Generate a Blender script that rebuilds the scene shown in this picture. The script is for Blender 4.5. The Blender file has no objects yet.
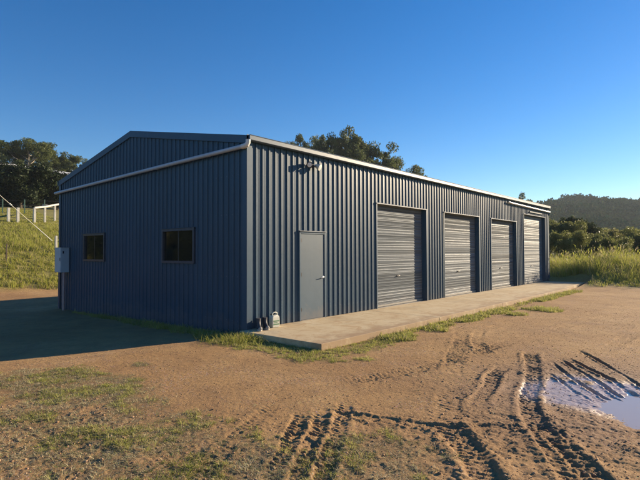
import bpy, bmesh, math, random
import numpy as np
from mathutils import Vector, Matrix
R = math.radians
SC = bpy.context.scene
COL = SC.collection

# ---------------------------------------------------------------- camera
HEAD, PITCH, ROLL = 40.77, 1.422, 0.168
CAM = (-6.662, -7.778, 1.629)
cd = bpy.data.cameras.new('camera'); cam = bpy.data.objects.new('camera', cd); COL.objects.link(cam)
cam.location = CAM
cam.matrix_world = Matrix.Translation(CAM) @ Matrix.Rotation(R(HEAD - 90), 4, 'Z') @ Matrix.Rotation(R(90 + PITCH), 4, 'X') @ Matrix.Rotation(R(-ROLL), 4, 'Z')
cd.sensor_width = 36; cd.lens = 479.775 / 640 * 36; cd.clip_start = 0.05; cd.clip_end = 6000
SC.camera = cam

# ---------------------------------------------------------------- sky, sun, exposure
SUN_AZ, SUN_EL = -19.0, 16.5
w = bpy.data.worlds.new('World'); SC.world = w; w.use_nodes = True
nt = w.node_tree; bg = nt.nodes['Background']
sky = nt.nodes.new('ShaderNodeTexSky'); sky.sky_type = 'NISHITA'; sky.sun_disc = False
sky.sun_elevation = R(SUN_EL); sky.sun_rotation = R(90 - SUN_AZ)
sky.altitude = 300; sky.air_density = 1.0; sky.dust_density = 0.1; sky.ozone_density = 3.0
hs_ = nt.nodes.new('ShaderNodeHueSaturation'); hs_.inputs['Saturation'].default_value = 1.36; hs_.inputs['Hue'].default_value = .508
nt.links.new(sky.outputs[0], hs_.inputs['Color']); nt.links.new(hs_.outputs[0], bg.inputs[0]); bg.inputs[1].default_value = 0.070
sl = bpy.data.lights.new('sun', 'SUN'); sun = bpy.data.objects.new('sun', sl); COL.objects.link(sun)
sl.energy = 5.0; sl.angle = R(0.5); sl.color = (1.0, 0.80, 0.55)
sd = Vector((math.cos(R(SUN_AZ)) * math.cos(R(SUN_EL)), math.sin(R(SUN_AZ)) * math.cos(R(SUN_EL)), math.sin(R(SUN_EL))))
sun.rotation_euler = sd.to_track_quat('Z', 'Y').to_euler(); sun.location = (20, -30, 40)
SC.view_settings.view_transform = 'Standard'; SC.view_settings.look = 'None'
SC.view_settings.gamma = 1; SC.view_settings.use_curve_mapping = False
SC.view_settings.exposure = 1.22
SC.render.engine = 'CYCLES'
SC.cycles.use_denoising = True
SC.cycles.max_bounces = 6; SC.cycles.transparent_max_bounces = 8
SC.cycles.volume_bounces = 0
SC.cycles.caustics_reflective = False; SC.cycles.caustics_refractive = False

rng = np.random.default_rng(7)
random.seed(7)

# ---------------------------------------------------------------- noise
_tab = np.random.default_rng(3).random((256, 256)).astype(np.float32)
def vnoise(x, y, seed=0):
    x = np.asarray(x, np.float64) + seed * 37.17; y = np.asarray(y, np.float64) + seed * 91.73
    xi = np.floor(x).astype(np.int64); yi = np.floor(y).astype(np.int64)
    fx = x - xi; fy = y - yi
    fx = fx * fx * fx * (fx * (fx * 6 - 15) + 10); fy = fy * fy * fy * (fy * (fy * 6 - 15) + 10)
    a = _tab[xi & 255, yi & 255]; b = _tab[(xi + 1) & 255, yi & 255]
    c = _tab[xi & 255, (yi + 1) & 255]; d = _tab[(xi + 1) & 255, (yi + 1) & 255]
    return (a * (1 - fx) + b * fx) * (1 - fy) + (c * (1 - fx) + d * fx) * fy
def fbm(x, y, s, octv=4, seed=0, gain=0.5):
    v = 0; a = 1; t = 0
    for i in range(octv):
        v = v + a * (vnoise(x * s, y * s, seed + i) - 0.5); t += a; a *= gain; s *= 2.03
    return v / t
def sstep(a, b, x):
    t = np.clip((x - a) / (b - a), 0, 1); return t * t * (3 - 2 * t)

# ---------------------------------------------------------------- mesh helpers
def mesh_np(name, verts, polys, mat=None, smooth=False, parent=None, midx=None, attrs=None, uvz=None):
    """verts (n,3); polys: list of (m,k) int arrays of equal-size faces."""
    me = bpy.data.meshes.new(name)
    verts = np.ascontiguousarray(verts, np.float32)
    me.vertices.add(len(verts)); me.vertices.foreach_set('co', verts.ravel())
    li = np.concatenate([p.ravel() for p in polys]).astype(np.int32)
    sizes = np.concatenate([np.full(len(p), p.shape[1], np.int32) for p in polys])
    starts = np.concatenate([[0], np.cumsum(sizes)[:-1]]).astype(np.int32)
    me.loops.add(len(li)); me.loops.foreach_set('vertex_index', li)
    me.polygons.add(len(sizes)); me.polygons.foreach_set('loop_start', starts)
    try: me.polygons.foreach_set('loop_total', sizes)
    except Exception: pass
    me.update(calc_edges=True)
    if smooth: me.polygons.foreach_set('use_smooth', np.ones(len(sizes), bool))
    if attrs:
        for k, v in attrs.items():
            a = me.attributes.new(k, 'FLOAT', 'POINT'); a.data.foreach_set('value', np.ascontiguousarray(v, np.float32))
    me.validate(clean_customdata=False) if False else None
    o = bpy.data.objects.new(name, me); COL.objects.link(o)
    if mat: me.materials.append(mat)
    if parent: o.parent = parent
    return o

class MB:
    """collects boxes / tubes / polygons for one mesh object"""
    def __init__(s): s.v = []; s.f = []
    def poly(s, pts, faces):
        n = len(s.v); s.v += [tuple(p) for p in pts]; s.f += [tuple(i + n for i in f) for f in faces]; return s
    def box(s, a, b):
        x0, y0, z0 = a; x1, y1, z1 = b
        return s.poly([(x0, y0, z0), (x1, y0, z0), (x1, y1, z0), (x0, y1, z0), (x0, y0, z1), (x1, y0, z1), (x1, y1, z1), (x0, y1, z1)],
                      [(0, 3, 2, 1), (4, 5, 6, 7), (0, 1, 5, 4), (1, 2, 6, 5), (2, 3, 7, 6), (3, 0, 4, 7)])
    def tube(s, pts, rad, n=10, cap=True):
        pts = [Vector(p) for p in pts]
        if not hasattr(rad, '__len__'): rad = [rad] * len(pts)
        rings = []; up = None
        for i, p in enumerate(pts):
            d = (pts[min(i + 1, len(pts) - 1)] - pts[max(i - 1, 0)]).normalized()
            if up is None: up = Vector((0, 0, 1)) if abs(d.z) < .9 else Vector((1, 0, 0))
            a = d.cross(up).normalized(); b = a.cross(d).normalized(); up = b
            rings.append([p + (a * math.cos(t) + b * math.sin(t)) * rad[i] for t in [2 * math.pi * k / n for k in range(n)]])
        base = len(s.v)
        for r_ in rings: s.v += [tuple(q) for q in r_]
        for i in range(len(rings) - 1):
            for k in range(n):
                s.f.append((base + i * n + k, base + i * n + (k + 1) % n, base + (i + 1) * n + (k + 1) % n, base + (i + 1) * n + k))
        if cap:
            s.f.append(tuple(base + k for k in range(n))[::-1]); s.f.append(tuple(base + (len(rings) - 1) * n + k for k in range(n)))
        return s
    def lathe(s, prof, n=20, org=(0, 0, 0), axis=(0, 0, 1)):
        q = Vector((0, 0, 1)).rotation_difference(Vector(axis)); base = len(s.v); O = Vector(org)
        for r_, z in prof:
            for k in range(n):
                t = 2 * math.pi * k / n
                s.v.append(tuple(O + q @ Vector((r_ * math.cos(t), r_ * math.sin(t), z))))
        for i in range(len(prof) - 1):
            for k in range(n):
                s.f.append((base + i * n + k, base + i * n + (k + 1) % n, base + (i + 1) * n + (k + 1) % n, base + (i + 1) * n + k))
        s.f.append(tuple(base + k for k in range(n))[::-1]); s.f.append(tuple(base + (len(prof) - 1) * n + k for k in range(n)))
        return s
    def extrude(s, sec, a, b, frame):
        """section list of (p,q); frame(t,p,q)->xyz for t=a and t=b"""
        n = len(sec); base = len(s.v)
        for t in (a, b): s.v += [tuple(frame(t, p, q)) for p, q in sec]
        for k in range(n): s.f.append((base + k, base + (k + 1) % n, base + n + (k + 1) % n, base + n + k))
        s.f.append(tuple(base + k for k in range(n))[::-1]); s.f.append(tuple(base + n + k for k in range(n)))
        return s
    def build(s, name, mat, parent=None, bevel=0, smooth=False, seg=2):
        me = bpy.data.meshes.new(name); me.from_pydata(s.v, [], s.f); me.update()
        bm = bmesh.new(); bm.from_mesh(me); bmesh.ops.recalc_face_normals(bm, faces=bm.faces)
        if bevel:
            es = [e for e in bm.edges if len(e.link_faces) == 2 and e.calc_face_angle(0) > .6]
            bmesh.ops.bevel(bm, geom=es, offset=bevel, segments=seg, affect='EDGES', clamp_overlap=True)
        bm.to_mesh(me); bm.free()
        if smooth:
            for p in me.polygons: p.use_smooth = True
            try: me.set_sharp_from_angle(angle=R(40))
            except Exception: pass
        if mat: me.materials.append(mat)
        o = bpy.data.objects.new(name, me); COL.objects.link(o)
        if parent: o.parent = parent
        return o

def tag(o, label=None, cat=None, group=None, kind=None):
    if label: o['label'] = label
    if cat: o['category'] = cat
    if group: o['group'] = group
    if kind: o['kind'] = kind
    return o
def empty(name, loc=(0, 0, 0), rz=0):
    o = bpy.data.objects.new(name, None); COL.objects.link(o); o.location = loc; o.rotation_euler = (0, 0, rz)
    o.empty_display_size = .2
    return o
def copy_tree(root, loc, rz, scale=1.0):
    r = root.copy(); COL.objects.link(r); r.location = loc; r.rotation_euler = (0, 0, rz)
    r.scale = scale if hasattr(scale, '__len__') else (scale,) * 3
    for ch in list(root.children):
        c = ch.copy(); COL.objects.link(c); c.parent = r
        for g in list(ch.children):
            d = g.copy(); COL.objects.link(d); d.parent = c
    return r

# ---------------------------------------------------------------- material helpers
class NT:
    def __init__(s, name):
        s.m = bpy.data.materials.new(name); s.m.use_nodes = True; s.t = s.m.node_tree
        s.b = s.t.nodes['Principled BSDF']; s.out = s.t.nodes['Material Output']
    def n(s, typ, ins=None, **kw):
        nd = s.t.nodes.new(typ)
        for k, v in kw.items(): setattr(nd, k, v)
        for k, v in (ins or {}).items(): s.set(nd, k, v)
        return nd
    def set(s, nd, k, v):
        i = nd.inputs[k]
        if isinstance(v, bpy.types.NodeSocket): s.t.links.new(v, i)
        else: i.default_value = v
    def noise(s, scale, detail=4, rough=.5, vec=None, dist=0):
        nd = s.n('ShaderNodeTexNoise', {'Scale': scale, 'Detail': detail, 'Roughness': rough, 'Distortion': dist})
        if vec: s.t.links.new(vec, nd.inputs['Vector'])
        return nd.outputs['Fac']
    def ramp(s, fac, stops):
        nd = s.n('ShaderNodeValToRGB', {'Fac': fac}); e = nd.color_ramp.elements
        while len(e) > 1: e.remove(e[-1])
        for i, (p, c) in enumerate(stops):
            el = e[0] if i == 0 else e.new(p)
            el.position = p; el.color = (*c, 1) if len(c) == 3 else c
        return nd.outputs['Color']
    def mr(s, v, a, b, c, d):
        return s.n('ShaderNodeMapRange', {'Value': v, 'From Min': a, 'From Max': b, 'To Min': c, 'To Max': d}).outputs[0]
    def math(s, op, a, b=0.0):
        nd = s.n('ShaderNodeMath', operation=op); s.set(nd, 0, a); s.set(nd, 1, b); return nd.outputs[0]
    def mix(s, f, a, b, mode='MIX'):
        nd = s.n('ShaderNodeMix', data_type='RGBA', blend_type=mode)
        s.set(nd, 0, f)
        for i, v in ((6, a), (7, b)):
            if isinstance(v, tuple) and len(v) == 3: v = (*v, 1)
            s.set(nd, i, v)
        return nd.outputs[2]
    def geo(s): return s.n('ShaderNodeNewGeometry')
    def pos(s): return s.geo().outputs['Position']
    def attr(s, name): return s.n('ShaderNodeAttribute', attribute_name=name).outputs['Fac']
    def bump(s, h, strength=.3, dist=.01):
        nd = s.n('ShaderNodeBump', {'Height': h, 'Strength': strength, 'Distance': dist}); s.set(s.b, 'Normal', nd.outputs[0]); return nd

def simple(name, col, rough=.5, metal=0, var=.12, scale=6, bump=0, bscale=40, spec=.5, coat=0):
    t = NT(name); p = t.pos(); f = t.noise(scale, 5, .6, p)
    c0 = tuple(max(0, c * (1 - var)) for c in col); c1 = tuple(min(1, c * (1 + var)) for c in col)
    t.set(t.b, 'Base Color', t.ramp(f, [(.3, c0), (.7, c1)]))
    t.set(t.b, 'Roughness', t.mr(t.noise(scale * 3, 3, .5, p), .3, .7, max(0, rough - .08), min(1, rough + .08)))
    t.b.inputs['Metallic'].default_value = metal; t.b.inputs['Specular IOR Level'].default_value = spec
    if coat: t.b.inputs['Coat Weight'].default_value = coat; t.b.inputs['Coat Roughness'].default_value = .15
    if bump: t.bump(t.noise(bscale, 4, .6, p), .5, bump)
    return t.m

def painted_steel(name, col, rough=.34, dust=.5, zd=.5):
    t = NT(name); p = t.pos(); sep = t.n('ShaderNodeSeparateXYZ', {0: p})
    big = t.noise(.9, 4, .6, p); fine = t.noise(25, 4, .6, p)
    c = t.mix(t.mr(big, .3, .7, 0, 1), tuple(x * .9 for x in col), tuple(min(1, x * 1.1) for x in col))
    sx = t.math('ADD', sep.outputs[0], t.math('MULTIPLY', sep.outputs[1], 1.0)); wn_ = t.n('ShaderNodeTexWhiteNoise', {'W': t.math('FLOOR', t.math('DIVIDE', sx, .762))}, noise_dimensions='1D')
    c = t.mix(t.mr(wn_.outputs['Value'], 0, 1, 0, .16), c, tuple(x * 1.5 for x in col))
    # dried splash dust over the lowest stretch of sheet
    h = t.mr(t.math('ADD', sep.outputs[2], t.mr(t.noise(3, 5, .7, p), .3, .7, -.22, .22)), 0, zd, dust, 0)
    c = t.mix(h, c, (.30, .20, .12))
    # streaks running down
    mp = t.n('ShaderNodeMapping', {'Vector': p, 'Scale': (9, 9, .35)}); st = t.noise(1.0, 4, .6, mp.outputs[0])
    c = t.mix(t.mr(st, .58, .85, 0, .10), c, (.25, .26, .26))
    t.set(t.b, 'Base Color', c)
    t.set(t.b, 'Roughness', t.mr(fine, .3, .7, rough - .05, rough + .1))
    t.b.inputs['Specular IOR Level'].default_value = .38
    t.bump(t.noise(1.6, 3, .5, p), .25, .012)
    return t.m

def leaf_mat(name, dark, light, trans=.25, rough=.5, big=.5, straw=None, strawf=.3):
    t = NT(name); g = t.geo(); ri = g.outputs['Random Per Island']
    c = t.ramp(ri, [(0, dark), (.55, tuple((a + b) / 2 for a, b in zip(dark, light))), (1, light)])
    if straw:
        c = t.mix(t.mr(ri, 1 - strawf - .02, 1 - strawf, 0, 1), c, straw)
    n = t.noise(big, 3, .5, g.outputs['Position'])
    c = t.mix(t.mr(n, .35, .65, 0, .45), c, tuple(b * 1.15 for b in light))
    t.set(t.b, 'Base Color', c); t.b.inputs['Roughness'].default_value = rough
    t.b.inputs['Specular IOR Level'].default_value = .12
    if trans:
        tr = t.n('ShaderNodeBsdfTranslucent', {'Color': c}); mx = t.n('ShaderNodeMixShader', {0: trans})
        t.t.links.new(t.b.outputs[0], mx.inputs[1]); t.t.links.new(tr.outputs[0], mx.inputs[2]); t.t.links.new(mx.outputs[0], t.out.inputs[0])
    return t.m

# ---------------------------------------------------------------- building dimensions (metres, from the photograph)
W, L, H, HF, AP = 9.789, 21.642, 3.951, 4.09, 4.999
SLOPE = (AP - HF) / (W / 2)
DOORS = [(4.84, 7.76, 3.027), (9.079, 12.132, 3.027), (13.413, 16.508, 3.027), (17.583, 21.069, 3.46)]
PD = (1.587, 2.517, 2.1)
WIN = [(6.416, 7.851, 1.37, 2.204), (1.859, 3.254, 1.37, 2.204)]

# ---------------------------------------------------------------- ground height
TR = {  # wheel tracks and ruts: world polylines, half width, depth, berm, lug depth
 'a': ([(-2.06, -4.23), (-3.23, -4.95), (-3.75, -5.29), (-4.6, -5.87)], .085, .030, .026, .016),
 'b': ([(-2.5, -4.22), (-2.86, -4.48), (-3.39, -4.82), (-3.88, -5.14), (-4.7, -5.7)], .085, .022, .018, .018),
 'c': ([(-2.6, -4.02), (-3.01, -4.31), (-3.53, -4.67), (-4.03, -4.97), (-4.9, -5.5)], .085, .018, .015, .018),
 'd': ([(-2.6, -3.6), (-3.04, -3.81), (-3.52, -4.02), (-4.25, -4.45), (-5.2, -5.1)], .09, .014, .012, .014),
 'e': ([(-1.85, -5.39), (-1.99, -5.51), (-2.53, -5.98), (-2.89, -6.28), (-3.6, -6.9)], .15, .035, .03, .012),
 'f': ([(-2.6, -4.1), (-2.48, -4.4), (-2.31, -4.88), (-2.1, -5.47), (-1.69, -5.94), (-1.35, -6.42), (-.87, -7.2), (-.3, -8.2)], .08, .020, .024, 0),
 'g': ([(2.43, -4.96), (.94, -5.45), (-.32, -5.78), (-1.08, -6.04), (-1.72, -6.38), (-2.43, -6.8), (-3.2, -7.3)], .11, .028, .030, .008),
 'h': ([(-1.2, -6.2), (-1.65, -6.46), (-2.02, -6.71), (-2.31, -6.94), (-2.9, -7.4)], .09, .030, .026, .006),
 'i': ([(1.05, -5.01), (.3, -5.12), (-.88, -5.39), (-1.3, -5.55)], .10, .032, .03, .006),
 'j': ([(1.9, -5.4), (1.56, -5.58), (.75, -6.08), (.33, -6.46), (.07, -6.77)], .035, .05, .025, 0),
 'k': ([(2.1, -5.5), (1.7, -5.74), (.86, -6.36), (.26, -6.82), (-.3, -7.3)], .035, .055, .03, 0),
 'l': ([(2.2, -5.6), (1.72, -5.96), (1.13, -6.44), (.47, -6.87), (-.1, -7.3)], .035, .05, .025, 0),
 'm': ([(3.2, -5.5), (1.97, -6.24), (.64, -7.06), (0, -7.5)], .035, .035, .02, 0),
 'n': ([(1.07, -5.6), (.33, -6.12), (-.13, -6.55)], .03, .04, .02, 0),
 'o': ([(4.4, -2.6), (2.9, -3.4), (1.2, -4.1), (-.6, -4.9), (-1.8, -5.4)], .14, .010, .008, .004),
 'p': ([(8.44, -4.96), (5.2, -4.6), (3.54, -4.42), (1.6, -4.3), (-.18, -4.18), (-1.7, -3.7)], .14, .012, .010, .004),
 'q': ([(9.5, -6.6), (6.2, -6.1), (3.77, -6.0), (2.4, -5.9)], .14, .016, .014, .004),
 'r': ([(9.8, -4.2), (6.6, -3.7), (3.9, -3.4), (2.5, -3.9), (1.4, -4.6)], .12, .010, .010, .003),
}
def track_field(x, y, pts):
    d = np.full(x.shape, 1e3); sgn = np.zeros(x.shape); s = np.zeros(x.shape); acc = 0
    for (ax, ay), (bx, by) in zip(pts[:-1], pts[1:]):
        ux, uy = bx - ax, by - ay; l = math.hypot(ux, uy); ux /= l; uy /= l
        t = np.clip((x - ax) * ux + (y - ay) * uy, 0, l)
        dx = x - ax - t * ux; dy = y - ay - t * uy; dd = np.hypot(dx, dy)
        m = dd < d
        d[m] = dd[m]; s[m] = acc + t[m]; sgn[m] = np.sign(ux * dy - uy * dx)[m]
        acc += l
    return d, s, sgn, acc
WATER_Z = -0.222
def rough_mask(x, y):
    """1 where the soil is chewed up (front of the yard), 0 on the packed drive"""
    e = x * .55 + y * .83          # grows away from the camera
    m = .75 * (1 - sstep(-6.0, -4.3, e + .9 * fbm(x, y, .8, 3, 50)))
    ml = sstep(-3.4, -4.4, x + .9 * fbm(x, y, 1.1, 3, 52)) * sstep(-.6, -2.4, y + .9 * fbm(x, y, .9, 3, 53)); m = np.maximum(m, ml)
    m2 = .35 * (1 - sstep(.6, 2.3, np.hypot((x - .3) / 1.3, (y + 5.9) / 1.0)))
    return np.clip(np.maximum(m, m2), 0, 1)
def hill(x, y):
    t = y - 16.9
    sp = np.where(t > 12, t, 1.6 * np.log1p(np.exp(np.clip(t, -40, 40) / 1.6)))
    sp = np.where(sp > 22, 22 + (sp - 22) * .55, sp); sp = np.where(sp > 65, 65 + (sp - 65) * .2, sp)
    fade = 1 - .85 * sstep(35, 130, x)
    h = (.2 * sp + 1.25 * sstep(16.8, 22.0, y)) * fade * (1 - sstep(180, 420, np.hypot(x, y)) * .4)
    h = h - sstep(12.0, -60, y) * 0
    # dirt bank beyond the end of the shed
    b = .75 * np.exp(-((x - 27 - .25 * y) / 4.5) ** 2) * sstep(9, 3, y) * sstep(-30, -16, y)
    b = b * (1 + .5 * fbm(x, y, .25, 3, 9))
    b = b + .5 * np.exp(-((y + 2.4) / 1.7) ** 2 - ((x - 24.5) / 3.2) ** 2)
    # shallow valley and the forested ridge on the right
    v = -7 * sstep(34, 110, x) * sstep(60, 20, y)
    rx = x - 470 + .15 * (y - 100)
    rh = 24 + 11 * np.exp(-((y - 92) / 26) ** 2) + 10 * np.exp(-((y - 22) / 45) ** 2) - 14 * sstep(160, 420, y) + 6 * fbm(x, y, .012, 3, 21) - 20 * sstep(-40, -260, y)
    r_ = rh * np.where(rx < 0, sstep(-330, 0, rx), 1 - .3 * sstep(0, 400, rx))
    r_ = r_ * (1 + .75 * fbm(x, y, .012, 3, 33) * sstep(0, -60, rx) * sstep(-330, -200, rx))
    return h + b + v + r_
def base_h(x, y):
    g = -.13 - .0165 * np.clip(y, 0, 16)
    g = g - .035 * sstep(-2.4, -5.5, y)
    return g
def ground_h(x, y, detail=True):
    h = base_h(x, y) + hill(x, y)
    near = 1 - sstep(25, 60, np.hypot(x, y))
    h = h + near * .03 * fbm(x, y, .35, 3, 1)
    h = h + sstep(40, 90, np.hypot(x, y)) * .8 * fbm(x, y, .05, 3, 4)
    # basin of the puddle
    pd = np.hypot((x - .25) / 1.35, (y + 6.95) / .52)
    h = h - .055 * (1 - sstep(.35, 1.25, pd + .35 * fbm(x, y, 2.2, 3, 61)))
    h = h - .022 * (1 - sstep(.5, 1.3, np.hypot((x - .3) / 1.1, (y + 6.15) / .75)))
    return h
def detail_h(x, y, h):
    rm = rough_mask(x, y)
    h = h + .006 * fbm(x, y, 6, 4, 11) + .004 * fbm(x, y, 30, 3, 12)
    n1 = fbm(x, y, 3.2, 4, 14, .6); n2 = np.abs(fbm(x, y, 7, 4, 17, .6))
    h = h + rm * (.040 * n1 - .036 * n2 + .024 * fbm(x, y, 24, 4, 19, .8)) + .0035 * fbm(x, y, 55, 2, 23)
    # hoof and boot dents
    c = vnoise(x * 5.2, y * 5.2, 70); h = h - rm * .008 * sstep(.72, .9, c)
    wz = sstep(0, .5, 1.1 - np.hypot((x - .35) / 1.3, (y + 6.4) / .95))
    h = h + wz * (.030 * np.clip(fbm(x, y, 3.4, 3, 55) - .08, 0, 1) * 2.5 + .012 * np.clip(fbm(x, y, 11, 3, 57), 0, 1))
    lug_all = np.zeros_like(h)
    for k, (pts, hw, dep, berm, lug) in TR.items():
        P = np.array(pts); mnx, mny = P.min(0) - .6; mxx, mxy = P.max(0) + .6
        m = (x > mnx) & (x < mxx) & (y > mny) & (y < mxy)
        if not m.any(): continue
        xs, ys = x[m], y[m]
        wob = .07 * fbm(xs, ys, 1.3, 2, 80)
        d, s, sg, tot = track_field(xs + wob, ys - wob, pts)
        ends = sstep(0, .5, s) * sstep(0, .5, tot - s) * (.5 + .7 * sstep(.2, .6, vnoise(s * 1.1, sg * 0 + ord(k), 88)))
        q = .65 + .9 * (fbm(s, s * 0, 1.7, 2, ord(k)) + .5) * .7
        inside = 1 - sstep(hw * .75, hw * 1.15, d)
        sd_ = d * sg
        dep_, berm_, lug_ = dep * (.48 if k in 'jklmn' else .40), berm * (.30 if k in 'jklmn' else .26), lug * .5
        z = -dep_ * inside * q
        z = z + (inside * .5 + .5 * np.exp(-((d - hw * 1.35) / .06) ** 2)) * (.026 * fbm(xs, ys, 24, 3, 41, .8) + .020 * fbm(xs, ys, 9, 3, 45))
        z = z + (0 if k in 'opqr' else 1) * np.exp(-(d / (hw * 2.6)) ** 2) * (.6 + .8 * vnoise(xs * 2.2, ys * 2.2, 87)) * (.013 * fbm(xs, ys, 11, 3, 47, .7) - .006 * np.abs(fbm(xs, ys, 6, 3, 49)))
        z = z + berm_ * q * np.exp(-((d - hw * 1.35) / (.3 * hw + .012)) ** 2) * (.4 + 1.7 * vnoise(s * 9 + 40 * vnoise(xs * 2, ys * 2, 97), sg * 3 + 5, 90))
        if lug:
            ph = .35 * vnoise(xs * 9, ys * 9, 99) + s / .075 + np.abs(sd_) / hw * .55 + .5 * (sg > 0)
            z = z + lug_ * inside * np.clip(1.5 * np.sin(2 * np.pi * ph), -1, 1) * (.3 + 1.2 * vnoise(xs * 5, ys * 5, 95))
        hh = h[m]; hh = hh * (1) + z * ends; h[m] = hh
    return h
def grass_mask(x, y):
    n = fbm(x, y, 1.1, 4, 101); n2 = fbm(x, y, 3.5, 3, 104)
    g = np.zeros_like(x)
    # strip of short grass outside the slab and round the corner
    edge = -2.3 - .6 - .6 * n - np.where(x > 1.2, -.18, .0) * 1.0
    a = sstep(-.12, .12, y - edge + .12 * n2) * sstep(-2.16, -2.3, y) * sstep(-1.0, -.4, x + .3 * n2) * sstep(17.5, 15.5, x)
    a = a * np.where(x > 1.4, .25 + .75 * sstep(-.16, .02, n + .06 * np.sin(x * 1.7) + .05), 1)
    b = sstep(-1.15, -.8, x + .5 * n - .10 * (y + 1)) * sstep(-.1, -.25, x) * sstep(-2.75, -2.4, y + .25 * n2) * sstep(10.5, 9.6, y)
    b = np.where(y > .6, b * sstep(-.9, -.6, x + .9 * n), b)
    g = np.maximum(a, b)
    # trampled weeds at the front left
    e = (x + 4.0) * .0 + np.zeros_like(x)
    f = sstep(-3.1, -3.8, x * 1.0 + .9 * n) * sstep(-5.7, -4.6, y + .6 * n2) * sstep(.8, -.6, y + 1.2 * n)
    f = f * (.35 + .65 * sstep(-.14, .04, fbm(x, y, 1.8, 4, 110) + .07))
    g = np.maximum(g, f * .85)
    f2 = sstep(.62, .2, np.hypot((x + 3.1) / 1.0, (y + 5.4) / .8) + .5 * n2 - .2) * .6
    g = np.maximum(g, f2)
    # single tufts
    for tx, ty, r_ in ((-3.95, -1.19, .28), (-2.76, -.69, .16), (-3.74, -.15, .2), (-4.1, .2, .22), (-.2, -3.18, .16), (8.8, -3.4, .55), (-3.5, -1.9, .2), (-3.3, -1.5, .15), (7.2, -3.1, .3), (3.2, -2.9, .15)):
        g = np.maximum(g, .8 * sstep(1.25, .4, np.hypot(x - tx, (y - ty)) / r_ + .8 * n2))
    # field on the left and the bank on the right
    g = np.maximum(g, sstep(17.5, 18.3, y + .32 * x + .8 * n))
    right = sstep(18.9, 20.0, x + .08 * (y + 2) + 1.0 * n - .18 * np.clip(-y - 3, 0, 30))
    g = np.maximum(g, right)
    g = np.maximum(g, sstep(34, 40, np.hypot(x, y)))
    # not beneath the shed or the slab
    g = np.where((x > -.06) & (x < 21.9) & (y > -2.26) & (y < 10), 0, g)
    return g

# ---------------------------------------------------------------- ground sheet
def axis(lo, hi, st, out_lo, out_hi, ratio=1.065):
    a = list(np.arange(lo, hi, st)); p = a[-1]; d = st
    while p < out_hi: d *= ratio; p += d; a.append(p)
    b = []; p = a[0]; d = st
    while p > out_lo: d *= ratio; p -= d; b.append(p)
    return np.array(b[::-1] + a)
ax_ = axis(-5.7, 2.4, .013, -1500, 1500); ay_ = axis(-7.5, -1.6, .013, -1500, 1500)
X, Y = np.meshgrid(ax_, ay_); nx, ny = len(ax_), len(ay_)
gx, gy = X.ravel(), Y.ravel()
gz = detail_h(gx, gy, ground_h(gx, gy))
# keep the soil below the slab and floor
under = (gx > -.12) & (gx < 21.8) & (gy > -2.15) & (gy < 9.9)
gz = np.where(under, np.minimum(gz, -.14), gz)
under2 = (gx > .2) & (gx < 21.4) & (gy > -1.8) & (gy < 9.5)
gz = np.where(under2, -.3, gz)
gm = grass_mask(gx, gy)
pw = np.hypot((gx - .35) / 1.25, (gy + 6.35) / .95) + .55 * fbm(gx, gy, 1.6, 4, 130)
wet = (1 - sstep(.45, 1.05, pw)) * sstep(-.165, -.195, gz)
wet = np.clip(wet + .36 * (1 - sstep(.8, 2.2, pw)), 0, 1)
rm = rough_mask(gx, gy)
i = np.arange(ny - 1)[:, None] * nx + np.arange(nx - 1)[None, :]
quads = np.stack([i, i + 1, i + 1 + nx, i + nx], -1).reshape(-1, 4)

t = NT('yard soil'); p = t.pos()
big = t.noise(.35, 5, .6, p); mid = t.noise(3.5, 6, .65, p); fine = t.noise(55, 5, .7, p); grit = t.noise(190, 3, .7, p)
soil = t.ramp(t.mr(big, .3, .7, 0, 1), [(0, (.27, .148, .058)), (.5, (.37, .220, .088)), (1, (.46, .295, .132))])
soil = t.mix(t.mr(mid, .42, .72, 0, .6), soil, (.20, .115, .055))
soil = t.mix(t.mr(t.noise(.8, 6, .7, p, .8), .50, .68, 0, .6), soil, (.20, .112, .050))
soil = t.mix(t.mr(fine, .45, .75, 0, .55), soil, (.47, .32, .19))
soil = t.mix(t.mr(grit, .55, .75, 0, .7), soil, (.16, .095, .055))
vor = t.n('ShaderNodeTexVoronoi', {'Vector': p, 'Scale': 38.0}); peb = t.mr(vor.outputs['Distance'], .18, .30, 1, 0)
pm = t.math('MULTIPLY', peb, t.mr(t.noise(1.3, 5, .7, p), .48, .60, 0, .8))
soil = t.mix(pm, soil, t.mix(.5, vor.outputs['Color'], (.36, .25, .15)))
soil = t.mix(t.math('MULTIPLY', pm, .55), soil, (.30, .22, .15))
soil = t.mix(t.math('MULTIPLY', t.attr('rough'), t.mr(mid, .3, .6, .5, .1)), soil, (.34, .215, .125))
gcol = t.ramp(t.noise(.12, 5, .6, p), [(.3, (.17, .18, .045)), (.5, (.25, .24, .07)), (.7, (.32, .28, .12))])
gcol = t.mix(t.mr(t.noise(14, 4, .6, p), .4, .7, 0, .6), gcol, (.10, .085, .04))
gcol = t.mix(t.attr('far'), gcol, (.05, .055, .025))
gcol = t.mix(t.attr('far2'), (.17, .125, .06), gcol)
c = t.mix(t.math('MULTIPLY', t.attr('grassy'), t.math('ADD', .5, t.math('MULTIPLY', t.attr('far2'), .4))), soil, gcol)
wv = t.attr('wet')
c = t.mix(t.mr(wv, 0, .35, 0, .65), c, (.19, .105, .06))
c = t.mix(t.mr(wv, .45, 1, 0, .9), c, (.44, .33, .27))
t.set(t.b, 'Base Color', c)
t.set(t.b, 'Roughness', t.mr(wv, 0.3, .95, .92, .27))
t.set(t.b, 'Specular IOR Level', t.mr(wv, 0, .8, .25, .9))
hb = t.math('ADD', t.math('MULTIPLY', fine, .6), t.math('MULTIPLY', grit, .35))
hb = t.math('ADD', hb, t.math('MULTIPLY', t.noise(14, 5, .6, p), 1.1))
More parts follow.
